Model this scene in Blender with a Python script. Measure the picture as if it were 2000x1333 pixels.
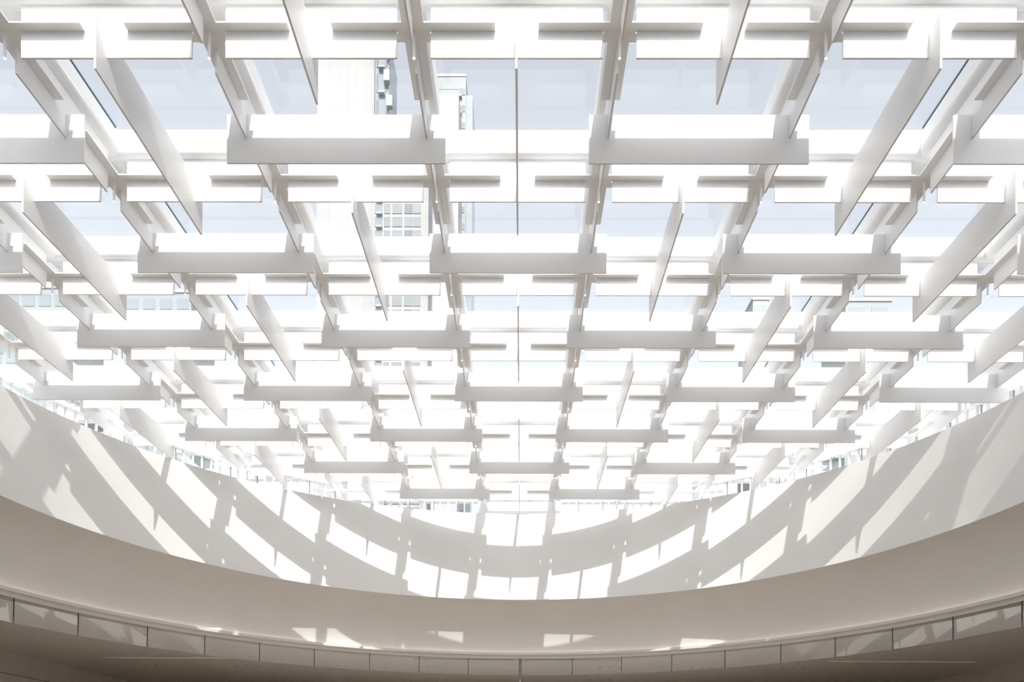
import bpy, bmesh, math, random
from mathutils import Matrix, Vector

random.seed(4)
for o in list(bpy.data.objects):
    bpy.data.objects.remove(o)
SC = bpy.context.scene
COL = SC.collection

# ------------------------------------------------------------------ units
P = 2.0            # one ceiling bay in metres
EYE = 1.6          # eye height above the floor
CAMX = 0.0407      # camera offset from the ceiling's centre line, in bays
ROW0 = 4.2104      # depth of the first bay's middle, in bays


def V(x, y, z):
    """bay units (z measured from eye level) -> metres"""
    return Vector((x * P, y * P, z * P + EYE))


# ------------------------------------------------------------------ camera
cam_data = bpy.data.cameras.new('camera')
cam = bpy.data.objects.new('camera', cam_data)
COL.objects.link(cam)
yaw, roll = -0.0065, -0.0058
ax = Vector((math.cos(yaw), -math.sin(yaw), 0))
ay = Vector((math.sin(yaw), math.cos(yaw), 0))
az = Vector((0, 0, 1))
right = math.cos(roll) * ax - math.sin(roll) * az
up = math.sin(roll) * ax + math.cos(roll) * az
M = Matrix((right, up, -ay)).transposed().to_4x4()
M.translation = V(CAMX, 0, 0)
cam.matrix_world = M
FPX = 1490.05
cam_data.sensor_fit = 'HORIZONTAL'
cam_data.sensor_width = 36.0
cam_data.lens = FPX / 2000 * 36
cam_data.shift_x = (1000 - 1008.13) / 2000
cam_data.shift_y = (1435.87 - 666.5) / 2000
cam_data.clip_end = 2000
SC.camera = cam

# ------------------------------------------------------------------ light
SC.view_settings.view_transform = 'Standard'
SC.view_settings.look = 'None'
SC.view_settings.gamma = 1.0
SC.view_settings.exposure = 0.05
SC.view_settings.use_curve_mapping = False
SC.cycles.max_bounces = 8
SC.cycles.diffuse_bounces = 6
SC.cycles.glossy_bounces = 3
SC.cycles.transparent_max_bounces = 12
SC.cycles.use_adaptive_sampling = True
SC.cycles.adaptive_threshold = 0.03
SC.cycles.use_denoising = True

world = bpy.data.worlds.new('sky')
SC.world = world
world.use_nodes = True
wn = world.node_tree
wn.nodes.clear()
sky = wn.nodes.new('ShaderNodeTexSky')
sky.sky_type = 'NISHITA'
sky.sun_disc = False
world.cycles.sampling_method = 'MANUAL'
world.cycles.sample_map_resolution = 512
sky.sun_elevation = math.radians(42)
sky.sun_rotation = math.radians(173.8)
sky.air_density = 1.0
sky.dust_density = 3.2
sky.ozone_density = 1.0
haze = wn.nodes.new('ShaderNodeHueSaturation')      # a thin white haze over the blue
haze.inputs['Saturation'].default_value = 0.30
bg = wn.nodes.new('ShaderNodeBackground')
wo = wn.nodes.new('ShaderNodeOutputWorld')
wn.links.new(sky.outputs[0], haze.inputs['Color'])
veil = wn.nodes.new('ShaderNodeMix')                # even bright overcast veil across the whole sky
veil.data_type = 'RGBA'
veil.inputs[0].default_value = 0.35
veil.inputs[7].default_value = (2.30, 2.40, 2.56, 1)
wn.links.new(haze.outputs[0], veil.inputs[6])
wn.links.new(veil.outputs[2], bg.inputs[0])
wn.links.new(bg.outputs[0], wo.inputs[0])
bg.inputs[1].default_value = 0.325

sun_data = bpy.data.lights.new('sun', 'SUN')
sun = bpy.data.objects.new('sun', sun_data)
COL.objects.link(sun)
sun_data.energy = 3.6
sun_data.angle = math.radians(0.53)
sun_data.color = (1.0, 0.965, 0.92)
SUN_DIR = Vector((-0.12, 1.105, -1.0))
sun.rotation_euler = SUN_DIR.to_track_quat('-Z', 'Y').to_euler()
sun.location = V(0.5, -6, 12)


# ------------------------------------------------------------------ materials
def principled(name, color, rough=0.5, metallic=0.0, spec=0.5, var=0.03, scale=6.0, bump=0.0, bscale=60.0,
               emit=None, estr=0.0):
    m = bpy.data.materials.new(name)
    m.use_nodes = True
    nt = m.node_tree
    b = nt.nodes['Principled BSDF']
    b.inputs['Roughness'].default_value = rough
    b.inputs['Metallic'].default_value = metallic
    b.inputs['Specular IOR Level'].default_value = spec
    b.inputs['Base Color'].default_value = (*color, 1)
    if var:
        geo = nt.nodes.new('ShaderNodeNewGeometry')
        n = nt.nodes.new('ShaderNodeTexNoise')
        n.inputs['Scale'].default_value = scale
        n.inputs['Detail'].default_value = 2
        r = nt.nodes.new('ShaderNodeValToRGB')
        r.color_ramp.elements[0].position = 0.3
        r.color_ramp.elements[1].position = 0.7
        r.color_ramp.elements[0].color = (*[max(0, c * (1 - var)) for c in color], 1)
        r.color_ramp.elements[1].color = (*[min(1, c * (1 + var * .4)) for c in color], 1)
        nt.links.new(geo.outputs['Position'], n.inputs['Vector'])
        nt.links.new(n.outputs['Fac'], r.inputs[0])
        nt.links.new(r.outputs[0], b.inputs['Base Color'])
        if bump:
            n2 = nt.nodes.new('ShaderNodeTexNoise')
            n2.inputs['Scale'].default_value = bscale
            n2.inputs['Detail'].default_value = 3
            bp = nt.nodes.new('ShaderNodeBump')
            bp.inputs['Strength'].default_value = bump
            bp.inputs['Distance'].default_value = 0.01
            nt.links.new(geo.outputs['Position'], n2.inputs['Vector'])
            nt.links.new(n2.outputs['Fac'], bp.inputs['Height'])
            nt.links.new(bp.outputs[0], b.inputs['Normal'])
    if emit:
        b.inputs['Emission Color'].default_value = (*emit, 1)
        b.inputs['Emission Strength'].default_value = estr
    return m


def glass(name, tint=(0.95, 0.98, 0.99), ior=1.5, rough=0.0, wobble=0.0, gain=1.0):
    """thin sheet glass: clear transmission mixed with a mirror by the Fresnel law"""
    m = bpy.data.materials.new(name)
    m.use_nodes = True
    nt = m.node_tree
    nt.nodes.clear()
    out = nt.nodes.new('ShaderNodeOutputMaterial')
    mix = nt.nodes.new('ShaderNodeMixShader')
    tr = nt.nodes.new('ShaderNodeBsdfTransparent')
    gl = nt.nodes.new('ShaderNodeBsdfGlossy')
    fr = nt.nodes.new('ShaderNodeFresnel')
    ge = nt.nodes.new('ShaderNodeNewGeometry')
    # the law is the same seen from either side of a thin sheet
    io = nt.nodes.new('ShaderNodeMix')
    io.data_type = 'FLOAT'
    io.inputs[2].default_value = ior
    io.inputs[3].default_value = 1.0 / ior
    nt.links.new(ge.outputs['Backfacing'], io.inputs[0])
    nt.links.new(io.outputs[0], fr.inputs['IOR'])
    mul = nt.nodes.new('ShaderNodeMath')
    mul.operation = 'MULTIPLY'
    mul.use_clamp = True
    mul.inputs[1].default_value = gain
    tr.inputs[0].default_value = (*tint, 1)
    gl.inputs['Roughness'].default_value = rough
    if wobble:
        n = nt.nodes.new('ShaderNodeTexNoise')
        n.inputs['Scale'].default_value = 0.9
        n.inputs['Detail'].default_value = 1.0
        bp = nt.nodes.new('ShaderNodeBump')
        bp.inputs['Strength'].default_value = wobble
        bp.inputs['Distance'].default_value = 0.02
        nt.links.new(ge.outputs['Position'], n.inputs['Vector'])
        nt.links.new(n.outputs['Fac'], bp.inputs['Height'])
        nt.links.new(bp.outputs[0], gl.inputs['Normal'])
    nt.links.new(fr.outputs[0], mul.inputs[0])
    nt.links.new(mul.outputs[0], mix.inputs[0])
    nt.links.new(tr.outputs[0], mix.inputs[1])
    nt.links.new(gl.outputs[0], mix.inputs[2])
    nt.links.new(mix.outputs[0], out.inputs[0])
    return m


MAT = {}
MAT['fin'] = principled('white_satin_paint', (0.93, 0.925, 0.92), 0.38, spec=0.5, var=0.015, scale=3)
MAT['beam'] = principled('white_plaster_beam', (0.92, 0.917, 0.91), 0.6, spec=0.3, var=0.015, scale=2)
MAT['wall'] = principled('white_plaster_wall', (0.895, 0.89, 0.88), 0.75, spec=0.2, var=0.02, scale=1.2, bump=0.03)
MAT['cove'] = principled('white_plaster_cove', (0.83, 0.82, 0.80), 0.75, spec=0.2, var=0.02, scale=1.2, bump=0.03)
MAT['ceiling'] = principled('ceiling_paint', (0.88, 0.85, 0.81), 0.8, spec=0.2, var=0.03, scale=1.0)
MAT['sidewall'] = principled('side_wall_paint', (0.78, 0.75, 0.71), 0.8, spec=0.2, var=0.03, scale=1.0)
MAT['ledge'] = principled('ledge_paint', (0.75, 0.745, 0.735), 0.5, spec=0.3, var=0.01)
MAT['floor'] = principled('floor_wood', (0.66, 0.58, 0.50), 0.45, spec=0.4, var=0.15, scale=3)
MAT['skyglass'] = glass('skylight_glass', (0.96, 0.98, 0.985), 1.5)
MAT['curtain'] = glass('hanging_glass', (0.95, 0.95, 0.94), 1.95, wobble=0.0, gain=2.2)
MAT['gasket'] = principled('dark_gasket', (0.05, 0.09, 0.12), 0.5, var=0)
MAT['dark'] = principled('dark_metal', (0.07, 0.065, 0.06), 0.5, metallic=0.3, var=0.05)
MAT['steel'] = principled('grey_post_paint', (0.10, 0.095, 0.09), 0.4, metallic=0.4, var=0.05)
MAT['lens'] = principled('lamp_lens', (1, 0.95, 0.9), 0.3, var=0, emit=(1.0, 0.86, 0.76), estr=6)
MAT['lens'].cycles.emission_sampling = 'NONE'
MAT['led'] = principled('warm_led', (1, 0.9, 0.8), 0.3, var=0, emit=(1.0, 0.80, 0.62), estr=1.6)
MAT['slot'] = principled('slot_led', (1, 0.85, 0.7), 0.3, var=0, emit=(1.0, 0.72, 0.5), estr=0.35)
MAT['slot'].cycles.emission_sampling = 'NONE'
MAT['mullion'] = principled('white_mullion', (0.82, 0.82, 0.82), 0.5, var=0.01)
MAT['mullion_grey'] = principled('grey_mullion', (0.30, 0.30, 0.30), 0.5, var=0.01)
MAT['palewall'] = principled('pale_facade', (0.30, 0.34, 0.35), 0.6, var=0.03, scale=.2)
MAT['palewindow'] = principled('pale_window', (0.25, 0.295, 0.315), 0.3, var=0.05, scale=.3)
MAT['stone'] = principled('tower_white_cladding', (0.42, 0.42, 0.415), 0.7, var=0.02, scale=.05)
MAT['towerglass'] = principled('tower_blue_glass', (0.20, 0.24, 0.28), 0.15, spec=0.6, var=0.1, scale=.3)
MAT['towergrey'] = principled('tower_grey_panel', (0.17, 0.19, 0.21), 0.4, var=0.06, scale=.3)
MAT['towerpane'] = principled('tower_window', (0.12, 0.14, 0.165), 0.12, spec=0.6, var=0.1, scale=.4)


# ------------------------------------------------------------------ mesh helpers
def mesh_obj(name, verts, faces, mat, parent=None, smooth=False, loc=None):
    me = bpy.data.meshes.new(name)
    me.from_pydata([tuple(v) for v in verts], [], faces)
    me.update()
    if smooth:
        for p_ in me.polygons:
            p_.use_smooth = True
    me.materials.append(MAT[mat])
    o = bpy.data.objects.new(name, me)
    COL.objects.link(o)
    if parent:
        o.parent = parent
    if loc is not None:
        o.location = loc
    return o


def inst(name, me, parent=None, loc=(0, 0, 0), rotz=0.0):
    o = bpy.data.objects.new(name, me)
    COL.objects.link(o)
    o.location = loc
    o.rotation_euler = (0, 0, rotz)
    if parent:
        o.parent = parent
    return o


def empty(name, loc=(0, 0, 0)):
    o = bpy.data.objects.new(name, None)
    o.empty_display_size = 0.2
    COL.objects.link(o)
    o.location = loc
    return o


def tag(o, label=None, cat=None, group=None, kind=None):
    if label:
        o['label'] = label
    if cat:
        o['category'] = cat
    if group:
        o['group'] = group
    if kind:
        o['kind'] = kind
    return o


class MB:
    def __init__(self):
        self.v, self.f = [], []

    def box(self, x0, x1, y0, y1, z0, z1):
        n = len(self.v)
        self.v += [(x, y, z) for z in (z0, z1) for x, y in ((x0, y0), (x1, y0), (x1, y1), (x0, y1))]
        self.f += [tuple(n + i for i in q) for q in
                   ((3, 2, 1, 0), (4, 5, 6, 7), (0, 1, 5, 4), (1, 2, 6, 5), (2, 3, 7, 6), (3, 0, 4, 7))]
        return self

    def cells(self, us, vs, inc, w0, w1, to):
        """sheet cut from a grid of cells (us x vs), thickness w0..w1; to(u, v, w) -> xyz"""
        idx = {}

        def p(i, j, k):
            key = (i, j, k)
            if key not in idx:
                idx[key] = len(self.v)
                self.v.append(to(us[i], vs[j], (w0, w1)[k]))
            return idx[key]
        nu, nv = len(us) - 1, len(vs) - 1
        ok = lambda i, j: 0 <= i < nu and 0 <= j < nv and inc(i, j)
        for i in range(nu):
            for j in range(nv):
                if not ok(i, j):
                    continue
                self.f.append((p(i, j, 0), p(i, j + 1, 0), p(i + 1, j + 1, 0), p(i + 1, j, 0)))
                self.f.append((p(i, j, 1), p(i + 1, j, 1), p(i + 1, j + 1, 1), p(i, j + 1, 1)))
                if not ok(i - 1, j):
                    self.f.append((p(i, j, 0), p(i, j, 1), p(i, j + 1, 1), p(i, j + 1, 0)))
                if not ok(i + 1, j):
                    self.f.append((p(i + 1, j, 0), p(i + 1, j + 1, 0), p(i + 1, j + 1, 1), p(i + 1, j, 1)))
                if not ok(i, j - 1):
                    self.f.append((p(i, j, 0), p(i + 1, j, 0), p(i + 1, j, 1), p(i, j, 1)))
                if not ok(i, j + 1):
                    self.f.append((p(i, j + 1, 0), p(i, j + 1, 1), p(i + 1, j + 1, 1), p(i + 1, j + 1, 0)))
        return self

    def cyl(self, r, z0, z1, n=14, cx=0, cy=0):
        b = len(self.v)
        for z in (z0, z1):
            for i in range(n):
                a = 2 * math.pi * i / n
                self.v.append((cx + r * math.cos(a), cy + r * math.sin(a), z))
        self.f.append(tuple(b + n - 1 - i for i in range(n)))
        self.f.append(tuple(b + n + i for i in range(n)))
        for i in range(n):
            j = (i + 1) % n
            self.f.append((b + i, b + j, b + n + j, b + n + i))
        return self

    def mesh(self, name, mat):
        me = bpy.data.meshes.new(name)
        me.from_pydata(self.v, [], self.f)
        bm = bmesh.new()
        bm.from_mesh(me)
        bmesh.ops.recalc_face_normals(bm, faces=bm.faces)
        bm.to_mesh(me)
        bm.free()
        me.materials.append(MAT[mat])
        return me

    def build(self, name, mat, parent=None, loc=(0, 0, 0), rotz=0.0):
        return inst(name, self.mesh(name, mat), parent, loc, rotz)


# ------------------------------------------------------------------ dimensions of the lattice (bays)
T = 0.010                     # sheet thickness
FIN_L, FIN_B, FIN_T = 0.6045, 3.152, 3.42
PL_L, PL_B, PL_T = 0.418, 3.29, 3.548
FL_Z0, FL_Z1, FL_W, FL_L = 3.417, 3.424, 0.0525, 0.395
BEAM_W, BEAM_B, BEAM_T = 0.050, 3.548, 3.702
GLASS_Z = 3.699
CXR, CYR, RAD = -0.05, 6.15, 4.72      # the drum: a round wall
TOP_Z = 3.15
CLE_R = 5.25
TILT = 0.058
lip_z = lambda y: 2.552 - TILT * y
ledge_z = lambda y: 1.885 - TILT * y
ceil_z = lambda y: 1.850 - TILT * y


def row_y(k):
    return ROW0 + k


def cell_in(m, k):
    if (m, k) == (0, 7):
        return True
    return math.hypot(m - CXR, row_y(k) - CYR) / RAD <= 1.03


CELLS = {(m, k) for m in range(-5, 6) for k in range(-5, 9) if cell_in(m, k)}
# the glazing runs on past the lattice, out over the clerestory
ROOF = CELLS | {(m, k) for m in range(-6, 7) for k in range(-6, 9) if math.hypot(m - CXR, row_y(k) - CYR) < 5.75}


def project(x, y, z):
    d = Vector((x - CAMX, y, z))
    den = d.dot(ay)
    if den < 0.3:
        return None
    return 1008.13 + FPX * d.dot(right) / den, 1435.87 - FPX * d.dot(up) / den


def in_frame(pts):
    """does any of a thing's sample points fall inside the photograph?"""
    for q in pts:
        s = project(*q)
        if s and -6 <= s[0] <= 2006 and -6 <= s[1] <= 1339:
            return True
    return False


WORDS = ['zero', 'one', 'two', 'three', 'four', 'five', 'six', 'seven', 'eight', 'nine', 'ten']


def bay_phrase(m):
    if m == 0:
        return 'on the centre line'
    return '%s bay%s %s of centre' % (WORDS[abs(m)], '' if abs(m) == 1 else 's', 'left' if m < 0 else 'right')


def col_phrase(i):      # i = 0 -> column at x = +0.5
    return 'column %s %s of centre' % (WORDS[i + 1] if i >= 0 else WORDS[-i], 'right' if i >= 0 else 'left')


# ------------------------------------------------------------------ roof: beams, soffit, glass
ceiling_root = tag(empty('ceiling', V(0, 6, BEAM_B)), kind='structure')
skylight = tag(empty('window_1', V(0, 6, GLASS_Z)), kind='structure')
for o in (ceiling_root, skylight):
    o.location = (0, 0, 0)


def beam_profile():
    r, w = 0.036, BEAM_W
    pts = [(-w + 0.008, BEAM_T), (-w + 0.008, 3.676), (-w, 3.676)]
    for i in range(7):
        a = math.pi + i / 6 * math.pi / 2
        pts.append((-w + r + r * math.cos(a), BEAM_B + r + r * math.sin(a)))
    return pts + [(-x, z) for x, z in reversed(pts)]


PROF = beam_profile()


def beam(along_x, fixed, a, b):
    n = len(PROF)
    vs = []
    for t in (a, b):
        for u, z in PROF:
            vs.append(V(t, fixed + u, z) if along_x else V(fixed + u, t, z + 0.0015))
    fs = [(i, (i + 1) % n, n + (i + 1) % n, n + i) for i in range(n)]
    fs += [tuple(range(n)), tuple(range(2 * n - 1, n - 1, -1))]
    me = bpy.data.meshes.new('beam')
    me.from_pydata([tuple(v) for v in vs], [], fs)
    bm = bmesh.new()
    bm.from_mesh(me)
    bmesh.ops.recalc_face_normals(bm, faces=bm.faces)
    for f in bm.faces:
        f.smooth = len(f.verts) == 4 and abs(f.normal.z) > 0.05 and abs(f.normal.z) < 0.995
    bm.to_mesh(me)
    bm.free()
    me.materials.append(MAT['beam'])
    inst('beam', me, ceiling_root)


for j in range(-6, 10):
    ms = [m for (m, k) in ROOF if k in (j - 1, j)]
    if ms:
        beam(True, row_y(j) - 0.5, min(ms) - 0.5 - BEAM_W, max(ms) + 0.5 + BEAM_W)
for i in range(-7, 7):
    ks = [k for (m, k) in ROOF if m in (i, i + 1)]
    if ks:
        beam(False, i + 0.5, row_y(min(ks)) - 0.5 - BEAM_W, row_y(max(ks)) + 0.5 + BEAM_W)

GW = 0.5 - BEAM_W + 0.004
# a single sheet: keep only its underside so a ray meets one surface
pane_me = bpy.data.meshes.new('pane')
pane_me.from_pydata([(-GW * P, -GW * P, 0), (GW * P, -GW * P, 0), (GW * P, GW * P, 0), (-GW * P, GW * P, 0)], [],
                    [(0, 3, 2, 1)])
pane_me.materials.append(MAT['skyglass'])
for m, k in sorted(ROOF):
    inst('pane', pane_me, skylight, V(m, row_y(k), GLASS_Z))
# the dark joint where two glazing units of five bays meet
for sx in (-1, 1):
    ks = [k for (m, k) in ROOF if m == 2]
    for k in ks:
        x = sx * (2.5 - BEAM_W + 0.005)
        MB().box(-0.006, 0.006, -0.43 * P, 0.43 * P, -0.012, 0.012).build(
            'gasket', 'gasket', skylight, V(x, row_y(k), GLASS_Z - 0.006))

# ------------------------------------------------------------------ the round wall, cove and lower room
NSEG = 192


def ring_pt(th, r, z):
    return V(CXR + r * math.sin(th), CYR + r * math.cos(th), z)


def ring_surface(name, prof, mat, parent=None, n=NSEG, smooth=True, closed=False):
    """prof: list of functions th -> (r, z) swept round the drum"""
    vs, fs = [], []
    k = len(prof)
    for i in range(n):
        th = 2 * math.pi * i / n
        for g in prof:
            r, z = g(th)
            vs.append(ring_pt(th, r, z))
    segs = k if closed else k - 1
    for i in range(n):
        i2 = (i + 1) % n
        for j in range(segs):
            j2 = (j + 1) % k
            fs.append((i * k + j, i * k + j2, i2 * k + j2, i2 * k + j))
    return mesh_obj(name, vs, fs, mat, parent, smooth)


def yy(th, r):
    return CYR + r * math.cos(th)


# upper drum: outer skin, sill, bright inner face, small rounded lip
up_prof = [lambda th: (RAD + 0.62, lip_z(yy(th, RAD)) + 0.35),
           lambda th: (RAD + 0.62, TOP_Z)]
up_prof += [lambda th: (RAD, TOP_Z)]
for q in range(1, 7):
    up_prof.append(lambda th, q=q: (RAD, TOP_Z + (lip_z(yy(th, RAD)) - TOP_Z) * q / 6))
wall_upper = ring_surface('wall_upper', up_prof, 'wall')
wall_upper.data.polygons.foreach_set('use_smooth', [False] * len(wall_upper.data.polygons))
for p_ in wall_upper.data.polygons:
    n_ = p_.normal
    p_.use_smooth = abs(n_.z) < 0.2
wall_upper.data.set_sharp_from_angle(angle=math.radians(40))
tag(wall_upper, 'round white drum wall striped with sunlight', kind='structure')

# cove: from the lip outward and down to the light trough
COVE = [(0.0, 0.0), (0.012, 0.006), (0.06, 0.022), (0.14, 0.054), (0.22, 0.098), (0.30, 0.160), (0.37, 0.245), (0.425, 0.325),
        (0.47, 0.41), (0.508, 0.49), (0.535, 0.57), (0.550, 0.65), (0.556, 0.75)]
cove_prof = [lambda th, o=o, d=d: (RAD + o, lip_z(yy(th, RAD)) - TILT * o * math.cos(th) - d) for o, d in COVE]
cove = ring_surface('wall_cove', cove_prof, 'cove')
cove.data.set_sharp_from_angle(angle=math.radians(60))
tag(cove, 'curved plaster cove under the lip of the drum', kind='structure')

# ledge ring with the light trough behind its upstand
led_o = [(0.500, 0.0), (0.500, -0.035), (0.66, -0.035), (0.66, -0.030), (0.565, -0.030), (0.565, -0.026), (0.512, -0.026), (0.512, 0.0)]
led_prof = [lambda th, o=o, d=d: (RAD + o, ledge_z(yy(th, RAD + o)) + d) for o, d in led_o]
ledge = ring_surface('trim_1', led_prof, 'ledge', closed=True, smooth=False)
tag(ledge, 'pale ledge ring between cove and hanging glass', kind='structure')

# lower ceiling: sheet with a round hole, out to the side walls
WX, WY0, WY1 = 7.62, -5.0, 17.0
N2 = 192
vs, fs = [], []
HOLE = RAD + 0.655
for i in range(N2):
    th = 2 * math.pi * i / N2
    dx, dy = math.sin(th), math.cos(th)
    ts = []
    if dx > 1e-9:
        ts.append((WX - CXR) / dx)
    if dx < -1e-9:
        ts.append((-WX - CXR) / dx)
    if dy > 1e-9:
        ts.append((WY1 - CYR) / dy)
    if dy < -1e-9:
        ts.append((WY0 - CYR) / dy)
    R2 = min(ts)
    for r in (HOLE, R2):
        y = CYR + r * dy
        vs.append(V(CXR + r * dx, y, ceil_z(y)))
corner = []
for i in range(N2):
    j = (i + 1) % N2
    fs.append((2 * i, 2 * j, 2 * j + 1, 2 * i + 1))
lower_ceiling = mesh_obj('ceiling_lower', vs, fs, 'ceiling')
tag(lower_ceiling, 'shaded flat ceiling of the lower room', kind='structure')
# corner fillers so the ceiling reaches into the room's corners
for sx in (-1, 1):
    for y in (WY0, WY1):
        MBq = [V(sx * WX, y, ceil_z(y) + 0.002), V(sx * (WX - 1.2), y, ceil_z(y) + 0.002),
               V(sx * WX, y + (1.2 if y < 0 else -1.2), ceil_z(y + (1.2 if y < 0 else -1.2)) + 0.002)]
        mesh_obj('corner_panel', MBq, [(0, 1, 2)], 'ceiling', lower_ceiling)

FLOOR = -EYE / P
mesh_obj('floor', [V(-WX, WY0, FLOOR), V(WX, WY0, FLOOR), V(WX, WY1, FLOOR), V(-WX, WY1, FLOOR)], [(0, 1, 2, 3)],
         'floor')['kind'] = 'structure'


def side_wall(name, sx):
    """wall of two panel courses with a recessed joint between"""
    root = tag(empty(name), kind='structure')
    x0, x1 = sx * WX, sx * (WX + 0.08)
    jz = lambda y: 0.875 - TILT * (y - 11.2)
    for nm, lo, hi, xo in (('wall_panel', lambda y: FLOOR, lambda y: jz(y) - 0.005, 0),
                           ('wall_panel', lambda y: jz(y) + 0.005, lambda y: ceil_z(y) + 0.03, 0),
                           ('joint', lambda y: jz(y) - 0.01, lambda y: jz(y) + 0.01, sx * 0.012)):
        vs = []
        for y in (WY0, WY1):
            for z in (lo(y), hi(y)):
                for x in (x0 + xo, x1):
                    vs.append(V(x, y, z))
        fs = [(0, 1, 3, 2), (4, 6, 7, 5), (0, 2, 6, 4), (1, 5, 7, 3), (0, 4, 5, 1), (2, 3, 7, 6)]
        mesh_obj(nm, vs, fs, 'sidewall' if nm == 'wall_panel' else 'dark', root)


side_wall('wall_left', -1)
side_wall('wall_right', 1)
for nm, y in (('wall_back', WY1), ('wall_front', WY0)):
    z = ceil_z(y) + 0.03
    s = 0.08 if y > 0 else -0.08
    MB().box(-WX * P, WX * P, min(y, y + s) * P, max(y, y + s) * P, 0, z * P + EYE).build(nm, 'sidewall')['kind'] = 'structure'

# warm strip of light lying in the trough behind the ledge
led = ring_surface('strip_light', [lambda th: (RAD + 0.517, ledge_z(yy(th, RAD + .517)) - 0.024),
                                   lambda th: (RAD + 0.532, ledge_z(yy(th, RAD + .532)) - 0.024),
                                   lambda th: (RAD + 0.532, ledge_z(yy(th, RAD + .532)) - 0.018),
                                   lambda th: (RAD + 0.517, ledge_z(yy(th, RAD + .517)) - 0.018)], 'led', closed=True)
tag(led, 'warm light strip glowing in the trough behind the ledge ring', 'strip light')

# ------------------------------------------------------------------ clerestory above the drum
cler = tag(empty('window_2'), kind='structure')
NM = 276
post_me = MB().box(-0.013, 0.013, -0.035, 0.035, TOP_Z * P + EYE, 3.51 * P + EYE).mesh('mullion', 'mullion')
thin_me = MB().box(-0.007, 0.007, -0.02, 0.02, TOP_Z * P + EYE, 3.51 * P + EYE).mesh('mullion', 'mullion_grey')
for i in range(NM):
    th = 2 * math.pi * (i + 0.5) / NM
    q = ring_pt(th, CLE_R, 0)
    inst('mullion', post_me, cler, (q.x, q.y, 0), -th)
    if i % 3 == 1:
        q = ring_pt(th + 0.0055, CLE_R + 0.02, 0)
        inst('mullion', thin_me, cler, (q.x, q.y, 0), -th)
ring_surface('head_rail', [lambda th: (CLE_R - 0.05, 3.50), lambda th: (CLE_R - 0.05, 3.549),
                           lambda th: (CLE_R + 0.05, 3.549), lambda th: (CLE_R + 0.05, 3.50)], 'beam', cler, closed=True, smooth=False)
ring_surface('pane', [lambda th: (CLE_R + 0.012, TOP_Z + 0.002), lambda th: (CLE_R + 0.012, 3.505)], 'skyglass', cler, n=96)

# unseen blocker added behind the viewer to dim the clerestory's reflection in the glass
vs, fs = [], []
NS = 60
for i in range(NS + 1):
    th = 1.95 + (2 * math.pi - 3.9) * i / NS
    for r, z in ((CLE_R + 0.06, TOP_Z), (CLE_R + 0.06, 3.53)):
        vs.append(ring_pt(th, r, z))
    if i:
        fs.append((2 * i - 2, 2 * i, 2 * i + 1, 2 * i - 1))
tag(mesh_obj('sky_blocker_near', vs, fs, 'wall'), kind='structure')

# ------------------------------------------------------------------ the lattice of fins
H = lambda z: z * P + EYE


def sheet(along_x, L, zb, zt, slots):
    """upright sheet; slots cut from its top edge down to the plates it hooks over"""
    us = [-L * P]
    for s in slots:
        us += [(s - T * 0.6) * P, (s + T * 0.6) * P]
    us.append(L * P)
    vs = [H(zb), H(PL_B), H(zt)] if slots else [H(zb), H(zt)]
    inc = (lambda i, j: not (j == 1 and i % 2 == 1)) if slots else (lambda i, j: True)
    to = (lambda u, v, w: (u, w, v)) if along_x else (lambda u, v, w: (w, u, v))
    return MB().cells(us, vs, inc, -T / 2 * P, T / 2 * P, to)


def grounded(me, z):
    me.transform(Matrix.Translation((0, 0, -z)))
    return me


me_xfin = sheet(True, FIN_L, FIN_B, FIN_T, (-0.5, 0.5)).mesh('ceiling_fin', 'fin')
me_yfin = sheet(False, FIN_L, FIN_B, FIN_T, (-0.5, 0.5)).mesh('ceiling_fin', 'fin')
me_xpl = sheet(True, PL_L, PL_B, PL_T, ()).mesh('hanger_plate', 'fin')
me_ypl = sheet(False, PL_L, PL_B, PL_T, ()).mesh('hanger_plate', 'fin')

for me_, z_ in ((me_xfin, H(FIN_B)), (me_yfin, H(FIN_B)), (me_xpl, H(PL_B)), (me_ypl, H(PL_B))):
    grounded(me_, z_)

g = [-FL_L, -0.078, -FL_W, -T * 0.55, T * 0.55, FL_W, 0.078, FL_L]


def cross_inc(i, j):
    ai, aj = abs(i - 3), abs(j - 3)          # cell index from the middle: 0, 1, 2, 3
    if ai <= 1 and aj <= 1:
        return True
    if ai == 2 and aj <= 1 or aj == 2 and ai <= 1:
        return True
    return (ai == 3 and aj == 1) or (aj == 3 and ai == 1)


me_cross = MB().cells([a * P for a in g], [a * P for a in g], cross_inc, H(FL_Z0), H(FL_Z1),
                      lambda u, v, w: (u, v, w)).mesh('cross_bracket', 'fin')
me_tube = MB().cyl(0.0072 * P, H(3.292), H(FL_Z0), 16).mesh('tube', 'fin')
grounded(me_cross, H(FL_Z0))
grounded(me_tube, H(3.2895))
me_lens = MB().cyl(0.0056 * P, H(3.2895), H(3.2925), 16).mesh('lens', 'lens')


grounded(me_lens, H(3.2895))


def row_phrase(k):
    return 'row %s from the top' % WORDS[k + 2]


def fin_samples(m, y, along_x, L, zb, zt):
    pts = []
    for a in range(-6, 7):
        for z in (zb, zt):
            u = a / 6 * L
            pts.append((m + u, y, z) if along_x else (m, y + u, z))
    return pts


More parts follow.
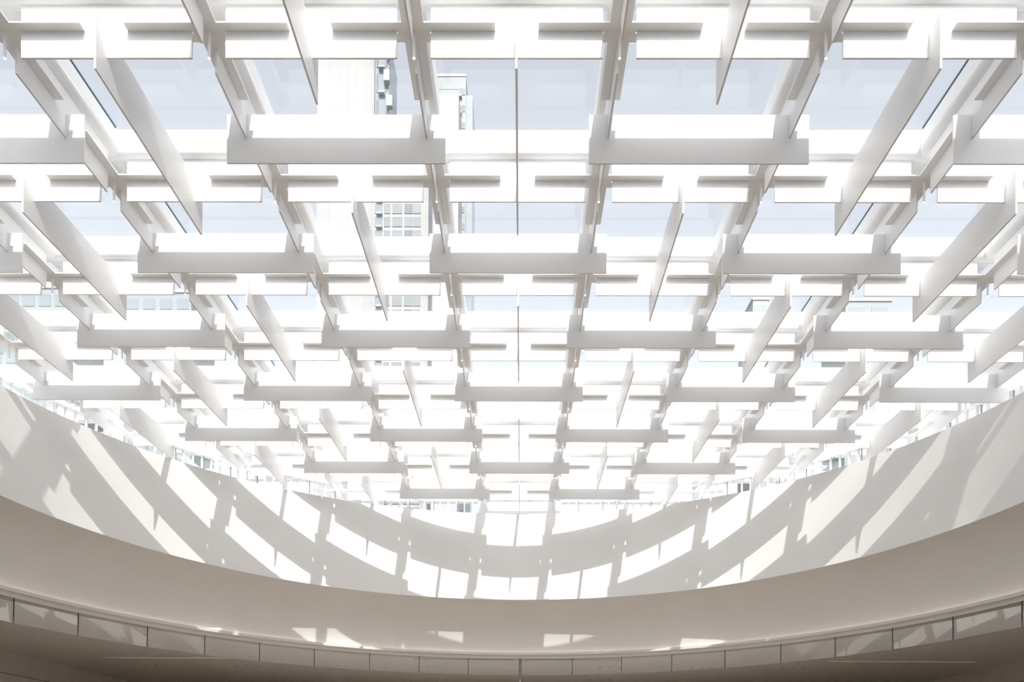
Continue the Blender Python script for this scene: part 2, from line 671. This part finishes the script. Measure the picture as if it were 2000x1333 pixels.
for m, k in sorted(CELLS, key=lambda c: (c[1], c[0])):
    if k < -1:
        continue
    y = row_y(k)
    crosswise = (m + k) % 2 == 1
    if in_frame(fin_samples(m, y, crosswise, FIN_L, FIN_B, FIN_T)):
        o = inst('ceiling_fin', me_xfin if crosswise else me_yfin, None, (m * P, y * P, H(FIN_B)))
        tag(o, 'long white fin set %s, %s, %s' % ('crosswise' if crosswise else 'lengthwise', row_phrase(k), bay_phrase(m)),
            'ceiling fin', 'long crosswise fins' if crosswise else 'long lengthwise fins')

xp = {(m, j) for (m, k) in CELLS for j in (k, k + 1)}
yp = {(i, k) for (m, k) in CELLS for i in (m - 1, m)}
nd = {(i, j) for (m, k) in CELLS for i in (m - 1, m) for j in (k, k + 1)}
for m, j in sorted(xp, key=lambda c: (c[1], c[0])):
    y = row_y(j) - 0.5
    if j <= 7 and in_frame(fin_samples(m, y, True, PL_L, PL_B, 3.5)):
        tag(inst('hanger_plate', me_xpl, None, (m * P, y * P, H(PL_B))),
            'short white crosswise plate under beam, row %s from the top, %s' % (WORDS[j + 1], bay_phrase(m)),
            'ceiling plate', 'short crosswise plates')
for i, k in sorted(yp, key=lambda c: (c[1], c[0])):
    if k >= -1 and in_frame(fin_samples(i + 0.5, row_y(k), False, PL_L, PL_B, 3.5)):
        tag(inst('hanger_plate', me_ypl, None, ((i + 0.5) * P, row_y(k) * P, H(PL_B))),
            'short white lengthwise plate under beam, %s, %s' % (row_phrase(k), col_phrase(i)),
            'ceiling plate', 'short lengthwise plates')
for i, j in sorted(nd, key=lambda c: (c[1], c[0])):
    x, y = i + 0.5, row_y(j) - 0.5
    if j > 7:
        continue
    if in_frame([(x, y, FL_Z0), (x - FL_L, y, FL_Z0), (x + FL_L, y, FL_Z0), (x, y + FL_L, FL_Z0), (x, y - FL_L, FL_Z0)]):
        tag(inst('cross_bracket', me_cross, None, (x * P, y * P, H(FL_Z0))),
            'white cross-shaped bracket at the junction of row %s, %s' % (WORDS[j + 1], col_phrase(i)),
            'bracket', 'cross brackets under the beams')
    if in_frame([(x, y, 3.30), (x, y, 3.41)]):
        t = empty('tube_light', (x * P, y * P, H(3.2895)))
        tag(t, 'slim white tube light hanging from bracket, row %s, %s' % (WORDS[j + 1], col_phrase(i)),
            'pendant light', 'tube lights under the brackets')
        inst('tube', me_tube, t)
        inst('lens', me_lens, t)

# ------------------------------------------------------------------ hanging glass below the ledge
GR = RAD + 0.645
curtain = tag(empty('glass_curtain'), 'ring of clear glass panels hanging below the ledge', 'glass screen')


def th_of_px(px):
    lo, hi = -1.6, 1.6
    for _ in range(50):
        mid = (lo + hi) / 2
        x, y = CXR + GR * math.sin(mid), CYR + GR * math.cos(mid)
        if project(x, y, 1.2)[0] < px:
            lo = mid
        else:
            hi = mid
    return lo


JOINTS = [th_of_px(q) for q in (27, 153, 288, 400, 507, 614, 722, 819, 915, 1016, 1118, 1214, 1312, 1416, 1525, 1631, 1743, 1861, 1996)]
step = 0.1475
while JOINTS[0] > -math.pi + 0.1:
    JOINTS.insert(0, JOINTS[0] - step)
while JOINTS[-1] < JOINTS[0] + 2 * math.pi - 0.2:
    JOINTS.append(JOINTS[-1] + step)
JOINTS.append(JOINTS[0] + 2 * math.pi)
for a, b in zip(JOINTS[:-1], JOINTS[1:]):
    if b - a < 0.02:
        continue
    gap = 0.0016
    q = []
    for th in (a + gap, b - gap):
        x, y = CXR + GR * math.sin(th), CYR + GR * math.cos(th)
        q.append((x, y))
    vs = [V(q[0][0], q[0][1], ceil_z(q[0][1])), V(q[1][0], q[1][1], ceil_z(q[1][1])),
          V(q[1][0], q[1][1] - 0.0165, ceil_z(q[1][1]) - 0.285), V(q[0][0], q[0][1] - 0.0165, ceil_z(q[0][1]) - 0.285)]
    pn = mesh_obj('pane', vs, [(0, 1, 2, 3)], 'curtain', curtain)
for th in JOINTS[:-1]:
    x, y = CXR + GR * math.sin(th), CYR + GR * math.cos(th)
    z = ceil_z(y)
    MB().box(-0.007, 0.007, -0.008, 0.008, -0.57, 0).build('joint', 'dark', curtain, V(x, y, z), -th)

# dark post in the middle, from the floor to the ledge
x, y = CXR + (GR - 0.05) * math.sin(th_of_px(1016)), CYR + (GR - 0.05) * math.cos(th_of_px(1016))
post = empty('glass_post', V(x, y, FLOOR))
tag(post, 'slim dark post standing in front of the hanging glass, on the centre line', 'post')
hh = (ceil_z(y) - FLOOR) * P
MB().box(-0.032, -0.012, -0.03, 0.03, 0, hh).build('side_profile', 'steel', post)
MB().box(0.012, 0.032, -0.03, 0.03, 0, hh).build('side_profile', 'steel', post)
MB().box(-0.012, 0.012, -0.012, 0.012, 0, hh).build('web', 'ledge', post)
MB().box(-0.06, 0.06, -0.06, 0.06, 0, 0.02).build('foot', 'steel', post)

# ------------------------------------------------------------------ lower ceiling fittings
can_frame = MB()
can_frame.box(-0.055, 0.055, -0.055, -0.04, -0.006, 0.004).box(-0.055, 0.055, 0.04, 0.055, -0.006, 0.004)
can_frame.box(-0.055, -0.04, -0.04, 0.04, -0.006, 0.004).box(0.04, 0.055, -0.04, 0.04, -0.006, 0.004)
can_frame = can_frame.mesh('rim', 'ceiling')
can_body = MB().box(-0.04, 0.04, -0.04, 0.04, -0.008, 0.002).mesh('aperture', 'dark')
ROWS = [(12.57, (-7.5 + 1.5 * 1, -4.5, -3.0, -1.5, 1.5, 3.0, 4.5, 6.0), 'nearer'), (14.1, (-6.0, -4.5, -3.0, -1.5, 1.5, 3.0, 4.5, 6.0), 'farther')]
ORD = ['first', 'second', 'third', 'fourth', 'fifth', 'sixth', 'seventh', 'eighth']
for y, xs, nm in ROWS:
    for q, xc in enumerate(xs):
        for d, which in ((-0.165, 'left one'), (0, 'middle one'), (0.165, 'right one')):
            x = xc + d
            if not in_frame([(x, y, ceil_z(y))]):
                continue
            t = empty('downlight', V(x, y, ceil_z(y) - 0.001))
            t.rotation_euler = (-TILT, 0, 0)
            tag(t, 'small dark downlight, %s ceiling row, %s trio from the left, %s' % (nm, ORD[q], which), 'downlight',
                'recessed downlights in the lower ceiling')
            inst('rim', can_frame, t)
            inst('aperture', can_body, t)
for (x0, x1, y, lab) in ((-6.48, -4.5, 11.81, 'thin warm light slot in the lower ceiling, left of the glass ring'),
                         (4.78, 7.05, 11.81, 'thin warm light slot in the lower ceiling, right of the glass ring')):
    t = empty('light_slot', V((x0 + x1) / 2, y, ceil_z(y)))
    t.rotation_euler = (-TILT, 0, 0)
    tag(t, lab, 'light slot')
    w = (x1 - x0) / 2 * P
    MB().box(-w, w, -0.05, -0.03, -0.01, 0.0).box(-w, w, 0.03, 0.05, -0.01, 0).build('edge_trim', 'ceiling', t)
    MB().box(-w, w, -0.03, 0.03, -0.006, -0.001).build('diffuser', 'slot', t)


t = empty('ceiling_slot', V(0, 11.81, ceil_z(11.81)))
t.rotation_euler = (-TILT, 0, 0)
tag(t, 'thin dark slot in the lower ceiling behind the middle glass panels', 'ceiling slot')
for x0, x1 in ((-1.62, -0.08), (0.08, 1.6)):
    MB().box(x0 * P, x1 * P, -0.02, 0.02, -0.006, 0.0).build('recess', 'dark', t)

# ------------------------------------------------------------------ towers outside
def px_box(root, name, mat, x0, x1, ytop, D, depth, ybot=1445):
    """block standing D metres ahead, sized from its bearings"""
    k = D / FPX
    X0, X1 = (x0 - 1023) * k + CAMX * P, (x1 - 1023) * k + CAMX * P
    Z1, Z0 = (1436 - ytop) * k + EYE, (1436 - ybot) * k + EYE
    MB().box(X0, X1, D, D + depth, Z0, Z1).build(name, mat, root)
    return X0, X1, Z0, Z1


ta = tag(empty('tower_block', (0, 0, 0)), 'tall plain white tower seen through the skylight', 'tower')
D = 160.0
X0, X1, Z0, Z1 = px_box(ta, 'shaft', 'stone', 617, 729, 40, D, 14)
for i in range(1, 6):
    x = X0 + (X1 - X0) * (i + 0.4) / 6.4
    MB().box(x - 0.05, x + 0.05, D - 0.06, D, Z0, Z1).build('facade_rib', 'stone', ta)

tb = tag(empty('balcony_tower', (0, 0, 0)), 'slim glazed tower with white balconies beside the plain white tower', 'tower')
D = 158.0
X0, X1, Z0, Z1 = px_box(tb, 'shaft', 'towerglass', 730, 757, 70, D, 10)
fl = (X1 - X0) * 1.45
z = Z1 - 2.0
n = 0
while z > 30:
    MB().box(X0 + 0.8, X0 + 2.1, D - 0.9, D, z, z + 0.35).build('balcony', 'stone', tb)
    MB().box(X1 - 0.9 + 0.6 * (n % 2), X1 + 0.3 + 0.6 * (n % 2), D - 1.2, D, z + 2.2, z + 4.4).build('balcony', 'stone', tb)
    MB().box(X0 + 0.3, X0 + 0.8, D - 0.1, D, z + 0.6, z + 4.2).build('window', 'towerpane', tb)
    MB().box(X0 + 2.2, X1 - 0.3, D - 0.1, D, z + 0.8, z + 2.0).build('window', 'towerpane', tb)
    z -= 5.2
    n += 1

tc_ = tag(empty('office_block', (0, 0, 0)), 'lower pale block with square windows right of the white tower', 'building')
D = 150.0
X0, X1, Z0, Z1 = px_box(tc_, 'shaft', 'stone', 729, 836, 300, D, 6.5)
w = (X1 - X0)
z = Z1 - 2.2
n = 0
while z > 10:
    for a, b, mt in ((0.02, 0.16, 'towerglass'), (0.19, 0.30, 'towergrey'), (0.34, 0.52, 'towergrey'), (0.56, 0.71, 'towerpane' if n % 2 else 'towergrey'), (0.72, 0.86, 'towergrey' if n % 2 else 'towerglass')):
        MB().box(X0 + a * w, X0 + b * w, D - 0.12, D, z - 1.9, z).build('window', mt, tc_)
    MB().box(X0 + 0.05 * w, X0 + 0.16 * w, D - 0.7, D - .12, z - 2.3, z - 1.95).build('balcony', 'stone', tc_)
    z -= 2.6
    n += 1

td = tag(empty('glass_tower', (0, 0, 0)), 'grey glass tower with a flat white roof edge behind the small white block', 'tower')
D = 190.0
X0, X1, Z0, Z1 = px_box(td, 'shaft', 'towergrey', 850, 908, 150, D, 12)
MB().box(X0, X1, D - 0.12, D + 12, Z1, Z1 + 0.7).build('roof_edge', 'stone', td)
MB().box(X1, X1 + 1.6, D + 0.8, D + 12, Z0, Z1 - 4).build('side_wing', 'towerglass', td)
z = Z1 - 3
while z > 40:
    MB().box(X0 + 5.6, X1 - 0.2, D - 0.1, D, z - 1.6, z).build('window', 'towerpane', td)
    MB().box(X0 + 5.2, X0 + 6.4, D - 0.8, D - 0.1, z - 2.4, z - 1.9).build('balcony', 'stone', td)
    z -= 4.2

te = tag(empty('white_block', (0, 0, 0)), 'small white block with a railing along its flat roof', 'building')
D = 140.0
X0, X1, Z0, Z1 = px_box(te, 'shaft', 'stone', 846, 894, 184, D, 8)
n = 15
for i in range(n + 1):
    x = X0 + (X1 - X0) * i / n
    MB().box(x - 0.045, x + 0.045, D, D + 0.12, Z1, Z1 + 0.95).build('baluster', 'stone', te)
MB().box(X0, X1, D - 0.02, D + 0.14, Z1 + 0.9, Z1 + 1.0).build('handrail', 'stone', te)

for (x0, x1, yt, D, lab, mat) in ((-60, 132, 566, 120, 'pale green glass building low behind the leftmost panes', 'palewall'),
                                  (240, 372, 574, 130, 'low pale roof with short vents behind the left panes', 'palewall'),
                                  (1650, 1738, 588, 125, 'low grey green building top behind the right panes', 'palewall'),
                                  (1470, 1500, 586, 150, 'narrow white rooftop box behind the right panes', 'stone')):
    t = tag(empty('low_building', (0, 0, 0)), lab, 'building')
    X0, X1, Z0, Z1 = px_box(t, 'shaft', mat, x0, x1, yt, D, 10)
    MB().box(X0 - 0.2, X1 + 0.2, D - 0.2, D + 10.2, Z1, Z1 + 0.5).build('roof_edge', 'stone', t)
    z = Z1 - 1
    while z > Z1 - 12:
        nb = max(2, int((X1 - X0) / 2.5))
        for i in range(nb):
            a = X0 + (X1 - X0) * (i + 0.15) / nb
            b = X0 + (X1 - X0) * (i + 0.85) / nb
            MB().box(a, b, D - 0.08, D, z - 1.8, z).build('window', 'palewindow', t)
        z -= 3.0


# ------------------------------------------------------------------ put each root at its own base
bpy.context.view_layer.update()
for o in list(bpy.data.objects):
    if o.type != 'EMPTY' or o.parent or o.location.length > 1e-6 or not o.children:
        continue
    lo, hi = Vector((1e9,) * 3), Vector((-1e9,) * 3)
    for c in o.children:
        for b in c.bound_box:
            w_ = c.matrix_world @ Vector(b)
            lo = Vector(map(min, lo, w_))
            hi = Vector(map(max, hi, w_))
    base = Vector(((lo.x + hi.x) / 2, (lo.y + hi.y) / 2, lo.z))
    o.location = base
    for c in o.children:
        c.location -= base
